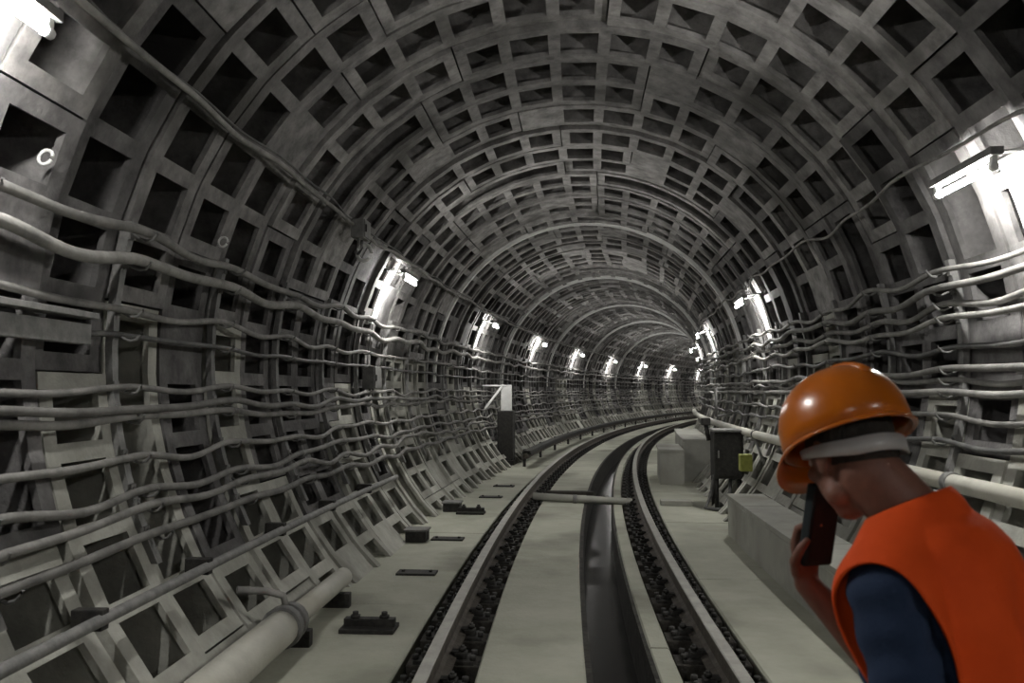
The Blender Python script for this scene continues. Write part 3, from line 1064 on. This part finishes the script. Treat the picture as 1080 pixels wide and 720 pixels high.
for q in (-1, 1):
    ellipsoid(bm, H(q * 0.078, -0.008, -0.005), (0.011, 0.020, 0.033), hrot)
    ellipsoid(bm, H(q * 0.074, 0.002, -0.03), (0.010, 0.012, 0.014), hrot)
for sh, el, wr in ((SH_R, EL_R, WR_R), (SH_L, EL_L, WR_L)):
    capsule(bm, sh, el, 0.050, 0.040)
    capsule(bm, el, el.lerp(wr, 0.35), 0.040, 0.041)
    capsule(bm, el.lerp(wr, 0.35), wr, 0.041, 0.027)
for hp, kn, an in ((HIP_R, KN_R, AN_R), (HIP_L, KN_L, AN_L)):
    capsule(bm, hp, kn, 0.085, 0.056)
    capsule(bm, kn, kn.lerp(an, 0.35), 0.054, 0.056)
    capsule(bm, kn.lerp(an, 0.35), an, 0.056, 0.036)
    capsule(bm, an - Vector((0, 0.02, 0.05)), an + Vector((0, 0.16, -0.055)), 0.036, 0.030)


def hand(bm, wrist, d, palm_n, thumb_side, curl, size=1.0):
    """d: direction of the fingers; palm_n: direction the palm faces; thumb_side: direction of the thumb"""
    d = d.normalized(); nrm = (palm_n - d * palm_n.dot(d)).normalized()
    t_ = (thumb_side - d * thumb_side.dot(d) - nrm * thumb_side.dot(nrm)).normalized()
    k = size
    pc = wrist + d * 0.05 * k
    capsule(bm, wrist, wrist + d * 0.075 * k, 0.026 * k, 0.034 * k, 1.15, 0.48, side=t_)
    lens = [0.072, 0.080, 0.074, 0.058]
    for i, L in enumerate(lens):
        off = (1.5 - i) * 0.0195 * k
        b0 = wrist + d * (0.088 - abs(i - 1) * 0.004) * k + t_ * off
        p = b0; dirv = d.copy()
        capsule(bm, wrist + d * 0.05 * k + t_ * off * 0.8, b0, 0.010 * k, 0.0098 * k, n=10, hemi=3)
        for q, fr in enumerate((0.45, 0.32, 0.23)):
            ang = curl[q]
            dirv = (d * math.cos(sum(curl[:q + 1])) + nrm * math.sin(sum(curl[:q + 1])))
            p2 = p + dirv * L * fr * k
            capsule(bm, p, p2, (0.0094 - q * 0.0007) * k, (0.0088 - q * 0.0008) * k, n=10, hemi=3)
            p = p2
    # thumb leaves the side of the palm near its base
    tb = wrist + d * 0.022 * k + t_ * 0.024 * k
    t1 = tb + (d * 0.6 + t_ * 0.55 + nrm * 0.45).normalized() * 0.042 * k
    t2 = t1 + (d * 0.8 + t_ * 0.05 + nrm * 0.6).normalized() * 0.032 * k
    t3 = t2 + (d * 0.8 - t_ * 0.25 + nrm * 0.6).normalized() * 0.024 * k
    capsule(bm, tb, t1, 0.014 * k, 0.0115 * k, n=10, hemi=3)
    capsule(bm, t1, t2, 0.0115 * k, 0.0105 * k, n=10, hemi=3)
    capsule(bm, t2, t3, 0.0105 * k, 0.0085 * k, n=10, hemi=3)


# handset frame: long axis PU, face normal towards the worker's face PN, width PW
PH_C = Vector((0.045, 0.268, 1.285))
PU = Vector((-0.05, -0.18, 1.0)).normalized()
PN = Vector((-0.41, -0.91, -0.1)); PN = (PN - PU * PN.dot(PU)).normalized()
PW = PU.cross(PN).normalized()
# the right hand comes from below/outside, palm facing the back of the handset, fingers wrapping its far edge
wrist_r = WR_R
hand(bm, wrist_r, (PH_C - PN * 0.035 - PU * 0.005) - wrist_r, PN, -PW if (-PW).dot(Vector((0, 0, 1))) > PW.dot(Vector((0, 0, 1))) else PW, (0.35, 0.9, 0.7), 1.05)
hand(bm, WR_L, Vector((0.02, 0.25, -1)), Vector((1, 0.1, 0)), Vector((0.1, 1, 0.1)), (0.25, 0.35, 0.3), 1.05)
me = remesh(bm, 0.0055, 5)
body = link('body', me, person, 'skin')

# --- face details
for q in (-1, 1):
    bm = bmesh.new(); ellipsoid(bm, H(q * 0.032, 0.074, 0.016), (0.0125, 0.0125, 0.0105), hrot, 14)
    e = obj('eye', bm, 'eye', person, True)
    bm = bmesh.new(); ellipsoid(bm, H(q * 0.032, 0.0835, 0.014), (0.006, 0.0045, 0.006), hrot, 12)
    obj('iris', bm, 'iris', e, True)
    bm = bmesh.new(); tube(bm, [H(q * 0.015, 0.090, 0.036), H(q * 0.034, 0.088, 0.041), H(q * 0.052, 0.074, 0.037)], [0.003, 0.0045, 0.0025], 8)
    obj('eyebrow', bm, 'hair', person)
bm = bmesh.new()
capsule(bm, H(-0.022, 0.082, -0.055), H(0.022, 0.082, -0.055), 0.006, 0.006, n=10)
capsule(bm, H(-0.018, 0.082, -0.063), H(0.018, 0.082, -0.063), 0.0065, 0.0065, n=10)
obj('lips', bm, 'lip', person, True)

# --- hair: cap over the back and sides of the skull, cut above the nape
bm = bmesh.new()
ellipsoid(bm, H(0, -0.014, 0.032), (0.081, 0.100, 0.092), hrot, 32)
ellipsoid(bm, H(0, -0.045, -0.012), (0.066, 0.062, 0.058), hrot, 24)
me = remesh(bm, 0.006, 3)
bm = bmesh.new(); bm.from_mesh(me)
for co, no in ((H(0, 0.045, 0.03), hrot @ Vector((0, 1, -0.55))), (H(0, -0.08, -0.052), hrot @ Vector((0, 0.35, -1)))):
    bmesh.ops.bisect_plane(bm, geom=bm.verts[:] + bm.edges[:] + bm.faces[:], plane_co=co, plane_no=no, clear_outer=True)
obj('hair', bm, 'hair', person, True)

# --- navy shirt with sleeves to below the elbow of the near arm
bm = bmesh.new()
torso(bm, 0.010)
for sh, el, wr in ((SH_R, EL_R, WR_R), (SH_L, EL_L, WR_L)):
    capsule(bm, sh, el, 0.066, 0.056)
capsule(bm, EL_L, EL_L.lerp(WR_L, 0.9), 0.056, 0.042)
capsule(bm, EL_R, EL_R.lerp(WR_R, 0.16), 0.056, 0.053)
me = remesh(bm, 0.008, 6)
bm = bmesh.new(); bm.from_mesh(me)
bmesh.ops.bisect_plane(bm, geom=bm.verts[:] + bm.edges[:] + bm.faces[:], plane_co=NECK + Vector((0, -0.04, -0.005)), plane_no=Vector((0, 0.55, 1)), clear_outer=True)
# cut the sleeves open at the cuffs
def cut_near(bm, co, no, rad):
    fs = [f for f in bm.faces if (f.calc_center_median() - co).length < rad]
    geom = list({v for f in fs for v in f.verts}) + list({e for f in fs for e in f.edges}) + fs
    bmesh.ops.bisect_plane(bm, geom=geom, plane_co=co, plane_no=no, clear_outer=True)
cut_near(bm, EL_R.lerp(WR_R, 0.27), (WR_R - EL_R).normalized(), 0.085)
cut_near(bm, EL_L.lerp(WR_L, 0.93), (WR_L - EL_L).normalized(), 0.085)
for v in bm.verts:
    c = v.co
    a_ = 0.003 * math.sin(c.z * 75 + 9 * math.sin(c.x * 20) + c.y * 25)
    v.co += v.normal * a_
sh_o = obj('shirt', bm, 'shirt', person, True)
md = sh_o.modifiers.new('t', 'SOLIDIFY'); md.thickness = 0.003

# --- trousers
bm = bmesh.new()
capsule(bm, (-0.075, -0.06, 0.92), (0.075, -0.06, 0.92), 0.125, 0.125)
for hp, kn, an in ((HIP_R, KN_R, AN_R), (HIP_L, KN_L, AN_L)):
    capsule(bm, hp, kn, 0.105, 0.082)
    capsule(bm, kn, an + Vector((0, 0, 0.03)), 0.082, 0.070)
me = remesh(bm, 0.009, 6)
bm = bmesh.new(); bm.from_mesh(me)
bmesh.ops.bisect_plane(bm, geom=bm.verts[:] + bm.edges[:] + bm.faces[:], plane_co=(0, 0, 0.075), plane_no=(0, 0, -1), clear_outer=True)
for v in bm.verts:
    c = v.co
    v.co += v.normal * 0.004 * math.sin(c.z * 50 + 6 * math.sin(c.x * 25 + c.y * 18))
tr = obj('trousers', bm, 'trousers', person, True)

# --- boots
for an in (AN_R, AN_L):
    bm = bmesh.new()
    capsule(bm, (an.x, an.y, 0.16), (an.x, an.y - 0.005, 0.06), 0.052, 0.052)
    capsule(bm, (an.x, an.y - 0.02, 0.05), (an.x, an.y + 0.17, 0.045), 0.047, 0.043, 1.0, 0.95)
    me = remesh(bm, 0.008, 5)
    bm = bmesh.new(); bm.from_mesh(me)
    for v in bm.verts: v.co.z = max(v.co.z, 0.012)
    bt = obj('boot', bm, 'boot', person, True)
    bm = bmesh.new(); box(bm, Vector((an.x, an.y + 0.07, 0.011)), (0.10, 0.30, 0.022), bevel=0.01); obj('sole', bm, 'boot', bt)

# --- orange vest
bm = bmesh.new()
torso(bm, 0.024)
capsule(bm, (0, -0.06, 0.76), (0, -0.045, 1.0), 0.172, 0.150, 1.27, 0.95)
for sh, el in ((SH_R, EL_R), (SH_L, EL_L)):
    capsule(bm, sh, sh.lerp(el, 0.45), 0.084, 0.080)
me = remesh(bm, 0.008, 8)
bm = bmesh.new(); bm.from_mesh(me)


def bis(co, no):
    bmesh.ops.bisect_plane(bm, geom=bm.verts[:] + bm.edges[:] + bm.faces[:], plane_co=co, plane_no=no, clear_outer=True)


bis(NECK + Vector((0, -0.05, 0.018)), Vector((0, 0.55, 1)))        # neckline, lower at the front
bis((0, 0, 0.74), (0, 0, -1))                                      # hem
for q in (-1, 1):
    sh = SH_L if q < 0 else SH_R
    fs = [f for f in bm.faces if f.calc_center_median().z > sh.z - 0.19 or abs(f.calc_center_median().x) > 0.215]
    geom = list({v for f in fs for v in f.verts}) + list({e for f in fs for e in f.edges}) + fs
    bmesh.ops.bisect_plane(bm, geom=geom, plane_co=(q * 0.232, 0, sh.z + 0.03), plane_no=Vector((q * 0.97, 0, -0.22)), clear_outer=True)
bm.normal_update()
for v in bm.verts:
    c = v.co
    k_ = 0.0
    if c.z < 1.30:
        w_ = min(1.0, (1.30 - c.z) / 0.15)
        k_ = 0.008 * math.sin(c.x * 60 + 2.0 * math.sin(c.z * 7)) * w_ + 0.003 * math.sin(c.x * 27 + c.z * 9 + 1.0) * w_
    v.co += v.normal * k_
ve = obj('vest', bm, 'vest', person, True)
md = ve.modifiers.new('t', 'SOLIDIFY'); md.thickness = 0.006; md.offset = 1.0
bm = bmesh.new()
tube(bm, [(0.0, 0.145 - 0.0 * i, 1.26 - 0.03 * i) for i in range(3)], 0.006, 6)
obj('zip', bm, 'vest_trim', ve)

# --- handset held in the right hand
ph = thing('handset', 'dark handset held up to the worker face in the right hand', 'phone')
prm = Matrix((PW, PN, PU)).transposed()           # local x=width, y=face normal, z=up
wm = Matrix.Translation(person.location) @ prot.to_4x4() @ Matrix.Translation(PH_C + PN * 0.010) @ prm.to_4x4()
ph.matrix_world = wm
bm = bmesh.new(); box(bm, Vector((0, 0, 0)), (0.078, 0.026, 0.180), bevel=0.007); obj('case', bm, 'phone', ph)
bm = bmesh.new(); box(bm, Vector((0, 0.0135, 0.002)), (0.068, 0.002, 0.155)); obj('screen', bm, 'screen', ph)
bm = bmesh.new(); box(bm, Vector((0.0, 0.0145, 0.078)), (0.014, 0.002, 0.003)); obj('earpiece', bm, 'dark_steel', ph)
bm = bmesh.new(); box(bm, Vector((0.0400, 0, 0.03)), (0.003, 0.008, 0.03), bevel=0.001); obj('side_button', bm, 'dark_steel', ph)

# --- hard hat
hat = thing('hard_hat', 'orange plastic hard hat with a grey headband worn by the worker', 'helmet')
hrot2 = prot @ Matrix.Rotation(R_(HYAW), 3, 'Z') @ Matrix.Rotation(R_(HPITCH + 4), 3, 'X')
hc = Vector(person.location) + prot @ H(0, -0.008, 0.058)
hat.matrix_world = Matrix.Translation(hc) @ hrot2.to_4x4() @ Matrix.Diagonal((1.05, 1.05, 1.03, 1))


def dome(bm, a, bf, bb, h, nt=48, ne=12, z0=0.0, drop=0.02):
    rows = []
    for i in range(ne + 1):
        e = (math.pi / 2) * i / ne
        ring = []
        for k in range(nt):
            t = 2 * math.pi * k / nt
            b_ = bf if math.sin(t) > 0 else bb
            ce = math.cos(e) ** 0.86
            ring.append(Vector((a * math.cos(t) * ce, b_ * math.sin(t) * ce, z0 + h * math.sin(e))))
        rows.append(ring)
    vr = []
    low = [Vector((p.x * 1.01, p.y * 1.01, z0 - drop)) for p in rows[0]]
    for ring in [low] + rows[:-1]:
        vr.append([bm.verts.new(p) for p in ring])
    top = bm.verts.new((0, 0, z0 + h))
    for A, B in zip(vr[:-1], vr[1:]):
        for k in range(nt):
            bm.faces.new((A[k], A[(k + 1) % nt], B[(k + 1) % nt], B[k])).smooth = True
    for k in range(nt):
        bm.faces.new((vr[-1][k], vr[-1][(k + 1) % nt], top)).smooth = True


bm = bmesh.new()
dome(bm, 0.114, 0.138, 0.138, 0.118, drop=0.034)
o = obj('shell', bm, 'helmet', hat, True)
md = o.modifiers.new('t', 'SOLIDIFY'); md.thickness = 0.004; md.offset = -1
# brim flare all round, widening to the peak in front
bm = bmesh.new()
n = 64
inner, outer = [], []
for k in range(n):
    t = 2 * math.pi * k / n
    sn = math.sin(t)
    fr = max(0.0, sn) ** 2.2
    wd = 0.005 + 0.048 * fr
    dp = 0.003 + 0.040 * fr
    x, y = 0.1152 * math.cos(t), 0.1395 * sn
    nv = Vector((math.cos(t) / 0.119, sn / 0.143)).normalized()
    inner.append(bm.verts.new((x, y, -0.030)))
    outer.append(bm.verts.new((x + nv.x * wd * 0.6, y + nv.y * wd, -0.032 - dp)))
for k in range(n):
    bm.faces.new((inner[k], outer[k], outer[(k + 1) % n], inner[(k + 1) % n])).smooth = True
o = obj('brim', bm, 'helmet', hat, True)
md = o.modifiers.new('t', 'SOLIDIFY'); md.thickness = 0.004; md.offset = 0
# low crown ridge
bm = bmesh.new()
pts = [(0, 0.140 * math.sin(a), 0.1175 * math.cos(a) ** 1.0 + 0.0005) for a in [R_(x) for x in range(-55, 56, 10)]]
tube(bm, pts, 0.009, 8)
obj('ridge', bm, 'helmet', hat, True)
# grey headband: runs around the skull below the shell at the back
bm = bmesh.new()
n = 48
rows = [[], []]
for k in range(n):
    t = 2 * math.pi * k / n
    x, y = 0.090 * math.cos(t), -0.006 + 0.106 * math.sin(t)
    back = max(0.0, -math.sin(t) * 0.6 + 0.55)
    z1 = -0.024 - 0.034 * min(1, back)
    hgt = 0.012 + 0.020 * min(1, back)
    rows[0].append(bm.verts.new((x, y, z1)))
    rows[1].append(bm.verts.new((x * 0.985, y * 0.985, z1 - hgt)))
for k in range(n):
    bm.faces.new((rows[0][k], rows[0][(k + 1) % n], rows[1][(k + 1) % n], rows[1][k])).smooth = True
o = obj('headband', bm, 'band', hat, True)
o['label'] = 'pale grey headband'
md = o.modifiers.new('t', 'SOLIDIFY'); md.thickness = 0.003; md.offset = 1
